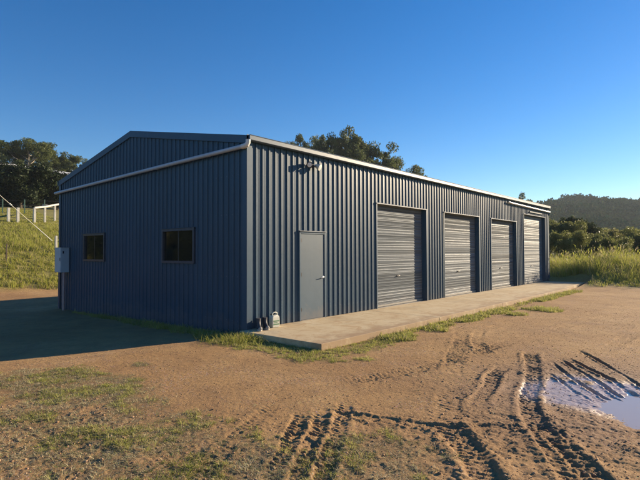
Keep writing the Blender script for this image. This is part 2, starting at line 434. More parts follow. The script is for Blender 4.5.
bn = t.n('ShaderNodeBump', {'Height': hb, 'Distance': .022, 'Strength': t.mr(wv, .3, 1, .8, .12)}); t.set(t.b, 'Normal', bn.outputs[0])
far = sstep(60, 140, gx) * sstep(70, 20, gy) + sstep(55, 80, gy)
far = np.clip(far, 0, 1)
ground = mesh_np('ground', np.stack([gx, gy, gz], 1), [quads], t.m, True, attrs={'grassy': gm, 'wet': wet, 'rough': rm, 'far': far, 'far2': sstep(12, 18, np.hypot(gx, gy))})
tag(ground, kind='structure')

def zat(x, y):
    """ground height by sampling the sheet itself"""
    x = np.atleast_1d(np.asarray(x, float)); y = np.atleast_1d(np.asarray(y, float))
    ix = np.clip(np.searchsorted(ax_, x) - 1, 0, nx - 2); iy = np.clip(np.searchsorted(ay_, y) - 1, 0, ny - 2)
    fx = (x - ax_[ix]) / (ax_[ix + 1] - ax_[ix]); fy = (y - ay_[iy]) / (ay_[iy + 1] - ay_[iy])
    Z = gz.reshape(ny, nx)
    return (Z[iy, ix] * (1 - fx) + Z[iy, ix + 1] * fx) * (1 - fy) + (Z[iy + 1, ix] * (1 - fx) + Z[iy + 1, ix + 1] * fx) * fy

# puddle: a level sheet of muddy water lying in the basin; the soil cuts its shoreline
t = NT('muddy water'); p = t.pos()
t.b.inputs['Base Color'].default_value = (.36, .30, .27, 1); t.b.inputs['Roughness'].default_value = .03
t.b.inputs['IOR'].default_value = 1.33; t.b.inputs['Specular IOR Level'].default_value = .8
t.bump(t.noise(5, 2, .5, p), .08, .01)
pp = []
for k in range(40):
    a = 2 * math.pi * k / 40; r_ = 1 + .08 * math.sin(3 * a) + .05 * math.sin(5 * a + 1)
    pp.append((.35 + 1.9 * r_ * math.cos(a), -6.85 + .85 * r_ * math.sin(a), WATER_Z))
pu = MB().poly(pp, [tuple(range(40))]).build('puddle', t.m); tag(pu, kind='structure')

# ---------------------------------------------------------------- slab
t = NT('dusty concrete'); p = t.pos()
c = t.ramp(t.noise(.9, 6, .65, p), [(.3, (.44, .33, .19)), (.55, (.52, .42, .26)), (.75, (.56, .48, .33))])
c = t.mix(t.mr(t.noise(40, 4, .7, p), .45, .75, 0, .4), c, (.30, .21, .13))
c = t.mix(t.mr(t.noise(2.4, 6, .7, p, 1.2), .50, .64, 0, .8), c, (.38, .25, .125))
c = t.mix(t.mr(t.noise(1.1, 5, .6, p, .6), .56, .70, 0, .35), c, (.20, .17, .13))
mp = t.n('ShaderNodeMapping', {'Vector': p, 'Scale': (.35, 6, 1)}); c = t.mix(t.mr(t.noise(1.0, 5, .7, mp.outputs[0], .8), .54, .66, 0, .35), c, (.30, .19, .10))
sp_ = t.n('ShaderNodeSeparateXYZ', {0: p}); edge = t.mr(t.math('ADD', sp_.outputs[1], t.mr(t.noise(2.2, 5, .7, p), .3, .7, -.5, .5)), -2.25, -1.7, .75, 0)
c = t.mix(edge, c, (.27, .165, .085))
t.set(t.b, 'Base Color', c); t.b.inputs['Roughness'].default_value = .85
t.bump(t.math('ADD', t.noise(90, 4, .6, p), t.noise(6, 3, .5, p)), .3, .004)
SLAB = t.m
mb = MB(); xs_ = [-.2, 4.3, 8.6, 12.95, 17.0, 21.3]
for a, b in zip(xs_[:-1], xs_[1:]):
    yo = -2.225 if b < 20 else -1.95
    mb.box((a + .006, yo, -.28), (b - .006, -.001, 0))
sl_ = mb.build('pavement', SLAB, None, .006, seg=1); tag(sl_, kind='structure')

# ---------------------------------------------------------------- shed
STEEL = painted_steel('deep blue sheet steel', (.017, .054, .094), .42, .12, .3)
TRIM = painted_steel('deep blue flashing', (.022, .062, .105), .44, .1)
GUT = painted_steel('gutter steel', (.085, .12, .155), .42, 0)
DOORM = painted_steel('blue grey door steel', (.038, .072, .105), .5, .2, .3)
ROLL = painted_steel('pale grey roller steel', (.155, .18, .20), .6, .12, .5)
PVC = simple('grey white plastic pipe', (.40, .43, .46), .4, 0, .1, 3)
PVCW = simple('white plastic fitting', (.60, .59, .55), .4, 0, .06, 3)
ROLL.node_tree.nodes['Principled BSDF'].inputs['Specular IOR Level'].default_value = .12
DARKM = simple('black plastic', (.02, .02, .022), .4)
ALU = simple('dark blue window aluminium', (.05, .065, .09), .35, .2)
INT = simple('shed floor concrete', (.3, .29, .27), .8)
shed = empty('shed', (L / 2, W / 2, 0))
tag(shed, 'long dark blue ribbed steel shed with a gable end and four pale roller doors', 'shed')
def S(o):  # parent to the shed keeping the world place
    o.parent = shed; o.matrix_parent_inverse = Matrix.Translation((-L / 2, -W / 2, 0)); return o
# ribbed sheet profile: 190 mm pitch, 29 mm ribs, two shallow swages in the pan
def profile(u0, u1, off=0.0):
    pts = []; k = math.floor((u0 - off) / .19) - 1
    while True:
        b = off + k * .19
        if b > u1: break
        pts += [(b + .000, 0), (b + .011, .0245), (b + .045, .0245), (b + .056, 0), (b + .098, 0), (b + .102, .003), (b + .112, .003), (b + .116, 0), (b + .140, 0), (b + .144, .003), (b + .154, .003), (b + .158, 0)]
        k += 1
    P = [q for q in pts if u0 < q[0] < u1]
    U = [q[0] for q in pts]; D = [q[1] for q in pts]
    return [(u0, float(np.interp(u0, U, D)))] + P + [(u1, float(np.interp(u1, U, D)))]
def ribbed(name, u0, u1, z0f, ztf, holes, place, mat, off=0.0, brk=()):
    pr = profile(u0, u1, off)
    U = [q[0] for q in pr]; D = [q[1] for q in pr]
    for e in list(brk) + [h[0] for h in holes] + [h[1] for h in holes]:
        if u0 < e < u1 and min(abs(e - u) for u in U) > 1e-4:
            pr.append((e, float(np.interp(e, U, D))))
    pr.sort(); m = MB()
    for (a, da), (b, db) in zip(pr[:-1], pr[1:]):
        mid_ = (a + b) / 2; segs = [(z0f(a), z0f(b), ztf(a), ztf(b))]
        for h in holes:
            if h[0] - 1e-6 < mid_ < h[1] + 1e-6:
                new = []
                if h[2] > z0f(mid_) + .01: new.append((z0f(a), z0f(b), h[2], h[2]))
                new.append((h[3], h[3], ztf(a), ztf(b))); segs = new
        for za, zb, ta, tb in segs:
            m.poly([place(a, da, za), place(b, db, zb), place(b, db, tb), place(a, da, ta)], [(0, 1, 2, 3)])
    me = bpy.data.meshes.new(name); me.from_pydata(m.v, [], m.f); me.update()
    bm = bmesh.new(); bm.from_mesh(me); bmesh.ops.remove_doubles(bm, verts=bm.verts, dist=1e-5)
    bm.to_mesh(me); bm.free(); me.materials.append(mat)
    o = bpy.data.objects.new(name, me); COL.objects.link(o); return o
front_holes = [(a, b, -.1, h) for a, b, h in DOORS] + [(PD[0], PD[1], -.1, PD[2])]
S(ribbed('wall', .03, L - .03, lambda u: .004, lambda u: H + .06, front_holes, lambda u, d, z: (u, -d, z), STEEL, .03))
roofz = lambda y: HF - .05 + SLOPE * (y if y < W / 2 else W - y)
gz_ = lambda u: -.55
S(ribbed('wall', .03, W - .03, gz_, roofz, WIN_H := [(a, b, c_, d_) for a, b, c_, d_ in WIN], lambda u, d, z: (-d, u, z), STEEL, .03, (W / 2,)))
S(ribbed('wall', .03, W - .03, gz_, roofz, [], lambda u, d, z: (L + d, u, z), STEEL, .03, (W / 2,)))
S(ribbed('wall', .03, L - .03, gz_, lambda u: H + .06, [], lambda u, d, z: (u, W + d, z), STEEL, .03))
S(MB().box((.05, .05, -.34), (L - .05, W - .05, -.004)).build('floor_slab', INT))
S(MB().box((.004, .02, -.6), (.02, W - .02, -.02)).build('footing', SLAB))
def screws(pts, nrm, name='screws'):
    m = MB()
    for (x, y, z) in pts:
        m.lathe([(.0075, 0), (.0075, .002), (.005, .003), (.005, .007)], 6, (x, y, z), nrm)
    o = m.build(name, SCREW); o['kind'] = 'stuff'; return S(o)
SCREW = simple('screw heads', (.16, .19, .23), .4, .4)
pts = []
for z in (.25, 1.25, 2.35, 3.3, 3.86):
    u = .03 + .075
    while u < L - .1:
        if not any(a - .05 < u < b + .05 and z < h + .05 for a, b, h in list(DOORS) + [PD]): pts.append((u, -.001, z))
        u += .19
screws(pts, (0, -1, 0))
pts = []
for z in (.15, 1.1, 2.45, 3.3, 4.0, 4.5):
    u = .03 + .075
    while u < W - .1:
        if z < HF - .15 + SLOPE * min(u, W - u) and not any(a - .05 < u < b + .05 and c_ - .05 < z < d_ + .05 for a, b, c_, d_ in WIN): pts.append((-.001, u, z))
        u += .19
screws(pts, (-1, 0, 0))
# roof sheets, ridge cap
for side in (0, 1):
    def rp(u, d, v, side=side):   # u along x, v from eave (0) to ridge (1)
        y = -.07 + v * (W / 2 + .07); z = HF - .02 + SLOPE * y + d
        return (u, y if side == 0 else W - y, z)
    S(ribbed('roof', -.02, L + .02, lambda u: 0.0, lambda u: 1.0, [], rp, STEEL, .03))
m = MB(); rc = lambda t_, p_, q_: (t_, W / 2 + p_, HF - .02 + SLOPE * W / 2 + q_)
m.extrude([(-.2, -.2 * SLOPE + .035), (0, .045), (.2, -.2 * SLOPE + .035), (.2, -.2 * SLOPE + .031), (0, .040), (-.2, -.2 * SLOPE + .031)], -.02, L + .02, rc)
S(m.build('ridge_capping', TRIM))
# barge cappings on both gables: folded section following the rake
for gx0, s_ in ((0, -1), (L, 1)):
    for side in (0, 1):
        def bp(t_, p_, q_, side=side, gx0=gx0, s_=s_):
            y = t_ if side == 0 else W - t_
            return (gx0 + s_ * p_, y, HF + SLOPE * t_ + q_)
        m = MB().extrude([(.036, -.155), (.048, -.150), (.048, .018), (-.16, .030), (-.16, .026), (.042, .012), (.042, -.150), (.036, -.158)], -.105, W / 2, bp)
        S(m.build('barge_capping', TRIM))
# corner flashings
for cx_, cy_, sx, sy in ((0, 0, -1, -1), (L, 0, 1, -1), (0, W, -1, 1), (L, W, 1, 1)):
    zb_ = .002 if cy_ == 0 else -.5
    m = MB(); P = [(.034, .034), (-.11, .034), (-.11, .030), (.030, .030), (.030, -.11), (.034, -.11)]
    m.extrude([(cx_ + sx * a, cy_ + sy * b) for a, b in P], zb_, HF - .1, lambda t_, p_, q_: (p_, q_, t_))
    S(m.build('corner_flashing', TRIM))
# gutters: quad section, open on top, with a back and a rolled lip
for y0, s_ in ((0, -1), (W, 1)):
    sec = [(.040, .03), (.040, -.105), (.052, -.112), (.125, -.112), (.150, -.095), (.150, -.012), (.158, .000), (.152, .010), (.140, .008), (.143, -.008), (.143, -.090), (.122, -.105), (.048, -.105), (.046, .03)]
    m = MB().extrude([(y0 + s_ * a, HF + .0 + b) for a, b in sec], -.045, L + .055, lambda t_, p_, q_: (t_, p_, q_))
    g_ = S(m.build('gutter', GUT, None))
    for xe in (-.048, L + .055):
        e = MB().box((xe, y0 + s_ * .042 if s_ > 0 else y0 - .150, HF - .111), (xe + .003, y0 + .150 if s_ > 0 else y0 - .042, HF + .003)).build('stop_end', GUT)
        e.parent = g_
# roller doors
def roller(a, b, h):
    rec = .14
    d0 = empty('roller_door', ((a + b) / 2, rec, 0)); S(d0)
    off = Vector(((a + b) / 2, rec, 0))
    def P(o): o.parent = d0; o.matrix_parent_inverse = Matrix.Translation(-off); return o
    # corrugated curtain: 75 mm rolled slats
    sec = []; z = .06; n_ = 0
    while z < h + .12:
        for q in range(8):
            th = q / 8 * 2 * math.pi; sec.append((z + .085 * q / 8, -.0055 * math.cos(th) - .0015 * math.cos(2 * th)))
        z += .085
    m = MB()
    for (z0, d0_), (z1, d1_) in zip(sec[:-1], sec[1:]):
        m.poly([(a - .03, rec + d0_, z0), (b + .03, rec + d0_, z0), (b + .03, rec + d1_, z1), (a - .03, rec + d1_, z1)], [(0, 1, 2, 3)])
    m = m.build('curtain', ROLL); bm = bmesh.new(); bm.from_mesh(m.data); bmesh.ops.remove_doubles(bm, verts=bm.verts, dist=1e-5); bm.to_mesh(m.data); bm.free(); m.data.polygons.foreach_set('use_smooth', [True] * len(m.data.polygons)); P(m)
    P(MB().box((a + .01, rec - .028, .008), (b - .01, rec + .02, .065)).build('bottom_rail', RAIL, None, .004))
    xm = a + (b - a) * .47
    hb_ = MB().box((xm - .05, rec - .022, .87), (xm + .05, rec - .010, .91)).tube([(xm - .035, rec - .03, .895), (xm - .035, rec - .06, .895), (xm + .035, rec - .06, .895), (xm + .035, rec - .03, .895)], .008, 8)
    P(hb_.build('handle', RAIL, None, .003))
    # guides in the reveals
    for xe, s_ in ((a, 1), (b, -1)):
        P(MB().box((min(xe, xe + s_ * .03), rec - .035, 0), (max(xe, xe + s_ * .03), rec + .03, h - .002)).build('guide_rail', TRIM))
    # jamb and head flashings
    for xe, s_ in ((a, -1), (b, 1)):
        m = MB(); P_ = [(0, .036), (s_ * .045, .036), (s_ * .045, .032), (s_ * .004, .032), (s_ * .004, -rec + .02), (0, -rec + .02)]
        m.extrude([(xe - s_ * .004 + p_, -q_) for p_, q_ in P_], .002, h + .0, lambda t_, p_, q_: (p_, q_, t_)); P(m.build('jamb_flashing', TRIM))
    m = MB(); m.extrude([(.052, -.012), (.052, .008), (-.05, .062), (-.05, .058), (.046, .004), (-rec + .02, .004), (-rec + .02, 0), (.048, 0), (.048, -.012)], a - .05, b + .05, lambda t_, p_, q_: (t_, -p_, h + q_))
    P(m.build('head_flashing', TRIMH))
RAIL = simple('door bottom rail aluminium', (.26, .24, .21), .5, .2)
TRIMH = painted_steel('pale head flashing', (.16, .18, .20), .4, 0)
for a, b, h in DOORS: roller(a, b, h)
# personnel door
a, b, h = PD
pdr = empty('door', (a, 0, 0)); S(pdr); offp = Vector((a, 0, 0))
def P(o, par=None): o.parent = par or pdr; o.matrix_parent_inverse = Matrix.Translation(-offp); return o
fr = MB().box((a - .015, -.045, .001), (a + .035, .06, h + .012)).box((b - .035, -.045, .001), (b + .015, .06, h + .012)).box((a + .035, -.045, h - .035), (b - .035, .06, h + .012))
P(fr.build('door_frame', TRIM, None, .003))
P(MB().box((a + .040, -.028, .018), (b - .040, .012, h - .040)).build('door_leaf', DOORM, None, .003))
P(MB().box((a + .035, -.05, .001), (b - .035, .05, .014)).build('threshold', RAIL, None, .002))
for zz in (.22, 1.05, 1.86): P(MB().tube([(a + .04, -.036, zz), (a + .04, -.036, zz + .09)], .009, 8).box((a + .04, -.032, zz + .005), (a + .075, -.028, zz + .085)).build('hinge', DARKM))
hd = MB().lathe([(.026, 0), (.026, .008), (.012, .012), (.011, .045), (0.004, .046)], 16, (b - .09, -.028, 1.0), (0, -1, 0)).tube([(b - .09, -.068, 1.0), (b - .115, -.073, 1.0), (b - .20, -.073, .995)], [.011, .011, .008], 10)
P(hd.build('handle', simple('satin door lever', (.5, .5, .5), .25, .9), None, 0, True))
P(MB().box((a - .03, -.075, h + .014), (b + .03, .0, h + .034)).build('head_flashing', TRIMH, None, .003))
# windows in the gable
GL = NT('window glass'); GL.b.inputs['Base Color'].default_value = (.75, .8, .8, 1); GL.b.inputs['Roughness'].default_value = .015
GL.b.inputs['Transmission Weight'].default_value = 1; GL.b.inputs['IOR'].default_value = 1.52
GLB = simple('opaque dark glass', (.008, .010, .010), .05, 0, .05, 2, spec=.5)  # opaque panes; the unlit interior behind them is put into the near-black colour
for a, b, z0, z1 in WIN:
    wn = empty('window', (0, (a + b) / 2, z0)); S(wn); ow = Vector((0, (a + b) / 2, z0))
    def Q(o, par=None): o.parent = par or wn; o.matrix_parent_inverse = Matrix.Translation(-ow); return o
    m = MB(); f_ = .05
    m.box((-.05, a - .01, z0 - .01), (.05, a + f_, z1 + .01)).box((-.05, b - f_, z0 - .01), (.05, b + .01, z1 + .01)).box((-.05, a + f_, z1 - f_), (.05, b - f_, z1 + .01)).box((-.05, a + f_, z0 - .01), (.05, b - f_, z0 + f_))
    Q(m.build('frame', ALU, None, .003))
    ym = (a + b) / 2
    Q(MB().box((-.008, ym - .018, z0 + f_), (.02, ym + .018, z1 - f_)).build('mullion', DARKM, None, .002))
    Q(MB().box((-.002, a + f_, z0 + f_), (.004, ym - .018, z1 - f_)).build('pane', GLB))
    Q(MB().box((.008, ym + .018, z0 + f_), (.014, b - f_, z1 - f_)).build('pane', GLB))
    Q(MB().box((-.075, a - .03, z1 + .012), (-.0, b + .03, z1 + .024)).build('head_flashing', TRIM, None, .003))
# pipe that carries the front gutter's water across the gable
dp = MB().tube([(-.095, -.02, 3.862), (-.095, 2.5, 3.822), (-.095, 5, 3.775), (-.095, 7.5, 3.728), (-.095, 9.98, 3.68)], .047, 20).build('rainwater_pipe', PVC, None, 0, True); S(dp)
# elbow and outlet from the gutter
eb = MB().tube([(-.06, -.10, 3.99), (-.062, -.10, 3.93), (-.078, -.082, 3.88), (-.095, -.04, 3.862), (-.095, .05, 3.861)], [.052, .052, .055, .054, .054], 20).build('elbow', PVCW, None, 0, True); eb.parent = dp
for yy in (1.2, 3.4, 5.6, 7.8, 9.4):
    zz = 3.862 - (yy + .02) * .0182; cl = MB().tube([(-.095, yy - .012, zz), (-.095, yy + .012, zz)], .0505, 20).box((-.06, yy - .012, zz - .01), (-.028, yy + .012, zz + .01))
    cb = cl.build('pipe_clip', PVC); cb.parent = dp
# second pipe under the gutter at the far end
rp2 = MB().tube([(15.3, -.10, 3.90), (15.34, -.10, 3.86), (15.6, -.10, 3.845), (21.0, -.10, 3.79), (21.72, -.10, 3.783)], .043, 16).build('rainwater_pipe', PVCW, None, 0, True); S(rp2)
S(MB().tube([(21.72, -.085, 3.783), (21.76, -.06, 3.74), (21.765, -.02, 3.6), (21.765, -.0, 3.4), (21.765, 0, .12)], .043, 14).build('downpipe', TRIM, None, 0, True))
# conduit clips / cable on the far door head
S(MB().box((18.4, -.075, 3.585), (20.4, -.034, 3.64)).build('cable_duct', DARKM, None, .004))

# ---------------------------------------------------------------- twin floodlight and camera under the eave
fl = empty('security_light', (2.0, 0, 3.72)); fl.scale = (.85,) * 3; tag(fl, 'twin head security floodlight on the front wall under the gutter near the corner', 'floodlight')
WHP = simple('sunlit lamp housing', (.72, .69, .60), .45); LENS = simple('lamp lens', (.75, .75, .72), .15)
MB().box((-.06, -.075, -.05), (.06, -.03, .05)).tube([(0, -.075, -.06), (0, -.11, -.075)], .02, 10).build('base', DARKM, fl, .006)
for (px, pz, dx, mt) in ((.17, -.02, .25, WHP), (-.22, -.0, -.55, DARKM)):  # sun and shade are in the colours: pale sunward head, black shaded head
    MB().tube([(0, -.07, .0), (px * .45, -.12, -.0), (px * .8, -.14, pz)], .013, 8).build('bracket', DARKM, fl, 0, True)
    hh = MB().lathe([(.035, -.11), (.05, -.10), (.062, -.03), (.088, .03), (.092, .06), (.085, .062)], 20, (px, -.16, pz), (dx, -.75, -.35)).build('lamp_head', mt, fl, 0, True)
    ln = MB().lathe([(.08, .052), (.075, .060), (.04, .068), (.003, .070)], 20, (px, -.16, pz), (dx, -.75, -.35)).build('lens', LENS, fl, 0, True); ln.parent = hh

# ---------------------------------------------------------------- meter box
mbx = empty('meter_box', (-.15, 9.1, -.3)); tag(mbx, 'pale grey electrical cabinet on a pinkish conduit at the gable wall', 'meter box')
GREY = simple('cabinet enamel', (.42, .48, .52), .4, 0, .06, 4)
ob = Vector((-.15, 9.1, -.3))
def B(o, par=None): o.parent = par or mbx; o.matrix_parent_inverse = Matrix.Translation(-ob); return o
B(MB().box((-.29, 8.92, .98), (-.035, 9.42, 1.79)).build('cabinet', GREY, None, .008))
dr = B(MB().box((-.302, 8.935, 1.0), (-.292, 9.405, 1.77)).build('door', GREY, None, .003))
lk = MB().box((-.315, 8.96, 1.36), (-.302, 8.985, 1.46)).build('handle', DARKM, None, .002); lk.parent = dr
B(MB().box((-.245, 8.908, 1.60), (-.205, 8.919, 1.68)).build('lock', DARKM, None, .002))
B(MB().box((-.30, 8.90, 1.79), (-.03, 9.44, 1.80)).build('cap', GREY, None, .002))
PINK = simple('orange conduit faded pink', (.42, .27, .25), .5)
B(MB().tube([(-.17, 9.0, -.5), (-.17, 9.0, .975)], .04, 14).build('conduit', PINK, None, 0, True))

# ---------------------------------------------------------------- things on the slab corner: two work boots and a plastic drum
LEA = simple('dark worn leather', (.028, .03, .04), .6, 0, .3, 20, .004, 60); SOLE = simple('cream rubber sole', (.55, .50, .42), .7, 0, .12, 10)
TOE = simple('scuffed pale toe leather', (.30, .27, .23), .7, 0, .3, 20)
def boot(loc, rz, label):
    r_ = empty('boot', loc, rz); tag(r_, label, 'boot')
    # sole: foot outline extruded
    out = []
    for k in range(24):
        a_ = 2 * math.pi * k / 24; x = .145 * math.cos(a_); wd = .050 if x > 0 else .038
        out.append((x, wd * math.sin(a_) * (1 + .08 * math.sin(x * 20))))
    MB().extrude(out, 0, .028, lambda t_, p_, q_: (p_, q_, t_)).build('sole', SOLE, r_, .005)
    # upper: loft of rings from sole to cuff
    rings = [(.028, 0, .142, .047), (.055, -.004, .138, .046), (.080, -.022, .116, .043), (.105, -.048, .090, .044), (.14, -.070, .068, .048), (.19, -.078, .064, .052), (.235, -.080, .070, .058), (.24, -.080, .060, .050)]
    m = MB(); n_ = 20
    for z, cx_, rx, ry in rings:
        for k in range(n_):
            a_ = 2 * math.pi * k / n_; m.v.append((cx_ + rx * math.cos(a_), ry * math.sin(a_), z))
    for i_ in range(len(rings) - 1):
        for k in range(n_): m.f.append((i_ * n_ + k, i_ * n_ + (k + 1) % n_, (i_ + 1) * n_ + (k + 1) % n_, (i_ + 1) * n_ + k))
    m.f.append(tuple((len(rings) - 1) * n_ + k for k in range(n_)))
    m.build('upper', LEA, r_, 0, True)
    MB().lathe([(.040, -.03), (.041, .0), (.037, .014), (.024, .024), (.004, .028)], 18, (.108, 0, .042), (1, 0, .12)).build('toe_cap', TOE, r_, 0, True)
    return r_
boot((.10, -.27, .001), R(-118), 'dark leather work boot with pale toe on the slab corner, nearest the corner post')
boot((.30, -.26, .001), R(-112), 'dark leather work boot with pale toe, standing beside the cream plastic drum')
dm = empty('plastic_drum', (.60, -.20, .001), R(-8)); tag(dm, 'small cream plastic drum with handle and green label by the ribbed wall', 'drum')
CRM = simple('cream plastic', (.66, .64, .52), .4, 0, .08, 8); GRN = simple('green label ink', (.12, .25, .12), .5)
sec = [(-.095, -.075), (.095, -.075), (.095, .075), (-.095, .075)]
m = MB()
prof = [(0, 1), (.012, 1.02), (.10, 1.02), (.20, 1.0), (.24, .92), (.262, .70)]
for z, s_ in prof:
    for x, y in sec: m.v.append((x * s_, y * s_, z))
for i_ in range(len(prof) - 1):
    for k in range(4): m.f.append((i_ * 4 + k, i_ * 4 + (k + 1) % 4, (i_ + 1) * 4 + (k + 1) % 4, (i_ + 1) * 4 + k))
m.f.append((3, 2, 1, 0)); m.f.append(tuple(20 + k for k in range(4)))
m.build('body', CRM, dm, .014, True, 3)
MB().tube([(-.055, 0, .255), (-.05, 0, .30), (-.02, 0, .318), (.045, 0, .318), (.07, 0, .30), (.075, 0, .245)], .013, 10).build('handle', CRM, dm, 0, True)
MB().lathe([(.022, 0), (.022, .03), (.018, .034)], 14, (-.055, .03, .262)).build('cap', DARKM, dm, 0, True)
MB().box((-.075, -.0795, .13), (.075, -.0775, .155)).box((-.06, -.0795, .10), (.03, -.0775, .115)).box((-.075, -.0795, .06), (.075, -.0775, .085)).build('printed_label', GRN, dm)

# ---------------------------------------------------------------- grass blades
def blades(name, x, y, z, h, wd, mat, lean=.45, label=None, cat=None, seedhead=0, la=None, lf=None):
    """curved grass blades, one small strip each"""
    n = len(x); a = rng.random(n) * 2 * np.pi
    la = rng.random(n) * 2 * np.pi if la is None else la
    ln = (lean * (.3 + .9 * rng.random(n)) if lf is None else lf) * h
    w2 = np.stack([np.cos(a), np.sin(a), 0 * a], 1) * (wd / 2)[:, None]; L2 = np.stack([np.cos(la) * ln, np.sin(la) * ln, 0 * la], 1)
    P0 = np.stack([x, y, z - .008], 1); up = np.zeros((n, 3)); up[:, 2] = h
    dr = np.zeros((n, 3)); dr[:, 2] = -.42 * np.minimum(ln, h * 1.6)
    at = lambda t: P0 + L2 * t ** 1.8 + up * t + dr * t ** 2.2
    v = np.stack([P0 - w2, P0 + w2, at(.4) + w2 * .9, at(.4) - w2 * .9, at(.75) + w2 * .6, at(.75) - w2 * .6, at(1.0)], 1)
    b = np.arange(n)[:, None] * 7
    q = np.concatenate([np.concatenate([b, b + 1, b + 2, b + 3], 1), np.concatenate([b + 3, b + 2, b + 4, b + 5], 1)]); t3 = np.concatenate([b + 5, b + 4, b + 6], 1)
    V = v.reshape(-1, 3); polys = [q, t3]
    if seedhead:
        m_ = (rng.random(n) < seedhead) & (h > .5 * h.max()); tip = v[m_, 6]; k = m_.sum(); r_ = (.012 + .014 * rng.random(k))[:, None]; hh = (.10 + .12 * rng.random(k))[:, None]
        o = len(V); aa = rng.random(k) * 6.28; sx = np.stack([np.cos(aa), np.sin(aa), 0 * aa], 1) * r_; U = np.array([0, 0, 1.0]); tl = L2[m_] * .25
        sh = np.stack([tip - U * .06, tip + sx + U * hh * .4, tip + U * hh * .8 + tl, tip - sx + U * hh * .4], 1)
        V = np.concatenate([V, sh.reshape(-1, 3)]); polys.append(o + np.arange(k)[:, None] * 4 + np.arange(4)[None])
    o = mesh_np(name, V, polys, mat, False)
    tag(o, label, cat, kind='stuff'); return o
def clumps(cx_, cy_, ch, rad, nb, spread=.9):
    """blade lists for tufts: bases gathered round each centre, blades leaning outwards"""
    m = len(cx_); k = np.maximum(3, (nb * (.5 + rng.random(m))).astype(int)); i_ = np.repeat(np.arange(m), k); N = len(i_)
    an = rng.random(N) * 2 * np.pi; rr_ = np.sqrt(rng.random(N)) * rad[i_]
    x = cx_[i_] + rr_ * np.cos(an); y = cy_[i_] + rr_ * np.sin(an)
    h = ch[i_] * (.45 + .65 * rng.random(N)) * (1 - .35 * (rr_ / rad[i_]) ** 2)
    return x, y, h, an + rng.normal(0, .5, N), spread * (.25 + .9 * rng.random(N)) * (.4 + .8 * rr_ / rad[i_])
GR_Y = leaf_mat('sunny grass', (.19, .22, .035), (.42, .42, .09), .5, .55, .8, (.36, .30, .15), .3)
GR_S = leaf_mat('short lawn grass', (.19, .22, .04), (.43, .43, .12), .42, .6, 2.0, (.40, .33, .18), .35)
GR_D = leaf_mat('dry trampled grass', (.30, .25, .13), (.56, .48, .31), .25, .7, 2.0, (.10, .17, .03), .25)
def scatter(x0, x1, y0, y1, n, thr, power=1.0):
    x = x0 + (x1 - x0) * rng.random(n); y = y0 + (y1 - y0) * rng.random(n)
    g = grass_mask(x, y); k = rng.random(n) < np.where(g > thr, g ** power, 0); return x[k], y[k]
def inside_shed(x, y): return (x > -.05) & (x < 21.95) & (y > -2.24) & (y < 9.85)
def tuft_field(name, xr, yr, n, thr, hf, rad, nb, wd, mat, label, cat, spread=.9, keep=None, seedhead=0, power=1.0):
    x = xr[0] + (xr[1] - xr[0]) * rng.random(n); y = yr[0] + (yr[1] - yr[0]) * rng.random(n); g = grass_mask(x, y)
    k = rng.random(n) < np.where(g > thr, g ** power, 0)
    if keep is not None: k &= keep(x, y)
    x, y = x[k], y[k]; ch = hf(x, y)
    X_, Y_, H_, A_, F_ = clumps(x, y, ch, rad * (.5 + rng.random(len(x))), nb, spread)
    k = ~inside_shed(X_, Y_); X_, Y_, H_, A_, F_ = X_[k], Y_[k], H_[k], A_[k], F_[k]
    return blades(name, X_, Y_, zat(X_, Y_), H_, wd[0] + wd[1] * rng.random(len(X_)), mat, .5, label, cat, seedhead, A_, F_)
U01 = lambda x: rng.random(len(x))
# short turf beside slab and gable
tuft_field('turf', (-1.6, 2.4), (-3.8, .6), 5500, .2, lambda x, y: (.025 + .06 * U01(x) ** 2) * (1 + 1.5 * np.clip(fbm(x, y, 1.8, 3, 140), 0, 1)), .05, 26, (.004, .004), GR_S, 'low green and straw turf around the near corner of the slab', 'grass')
tuft_field('turf', (1.4, 18.5), (-3.9, -2.2), 9500, .15, lambda x, y: .05 + .12 * U01(x) ** 2, .07, 18, (.008, .007), GR_S, 'broken strip of grass along the far outer edge of the slab', 'grass')
tuft_field('turf', (-1.6, -.04), (.4, 10.4), 4200, .2, lambda x, y: .05 + .16 * U01(x) ** 2, .07, 18, (.007, .006), GR_S, 'dark shaded grass at the foot of the gable wall', 'grass')
# taller clump right at the corner
x = -.35 + .30 * rng.standard_normal(2200); y = -.25 + .28 * rng.standard_normal(2200); k = (x < -.07) | (y < -2.3); x, y = x[k], y[k]
blades('grass_clump', x, y, zat(x, y), .06 + .17 * rng.random(len(x)) ** 1.5, .005 + .005 * rng.random(len(x)), GR_Y, .9, 'taller bright grass clump at the near corner of the shed', 'grass')
# trampled weeds in the foreground
tuft_field('weeds', (-6.5, -2.4), (-6.2, .8), 30000, .08, lambda x, y: .015 + .05 * U01(x) ** 2, .04, 18, (.0028, .003), GR_D, 'dry trampled grass lying on the churned soil in the foreground', 'dry grass', 2.2)
tuft_field('weeds', (-6.5, -2.4), (-6.2, .8), 21000, .08, lambda x, y: .02 + .06 * U01(x) ** 2, .045, 24, (.0035, .0035), GR_S, 'short green weeds in the foreground soil on the left', 'weeds', 1.5, lambda x, y: fbm(x, y, 2.2, 4, 150) > .01)
# field at the left
tuft_field('field_grass', (-14, 9), (16.8, 42), 17000, .15, lambda x, y: (.14 + .30 * U01(x) ** 1.5) * (1 + 1.6 * np.clip(fbm(x, y, .35, 3, 170), -.3, 1)) * (1 - .6 * sstep(26, 34, y)) * sstep(16.6, 18.8, y + .32 * x + .4), .20, 14, (.014, .016), GR_Y, 'sunlit rough yellow green grass rising behind the shed on the left', 'grass', .8, seedhead=.04)
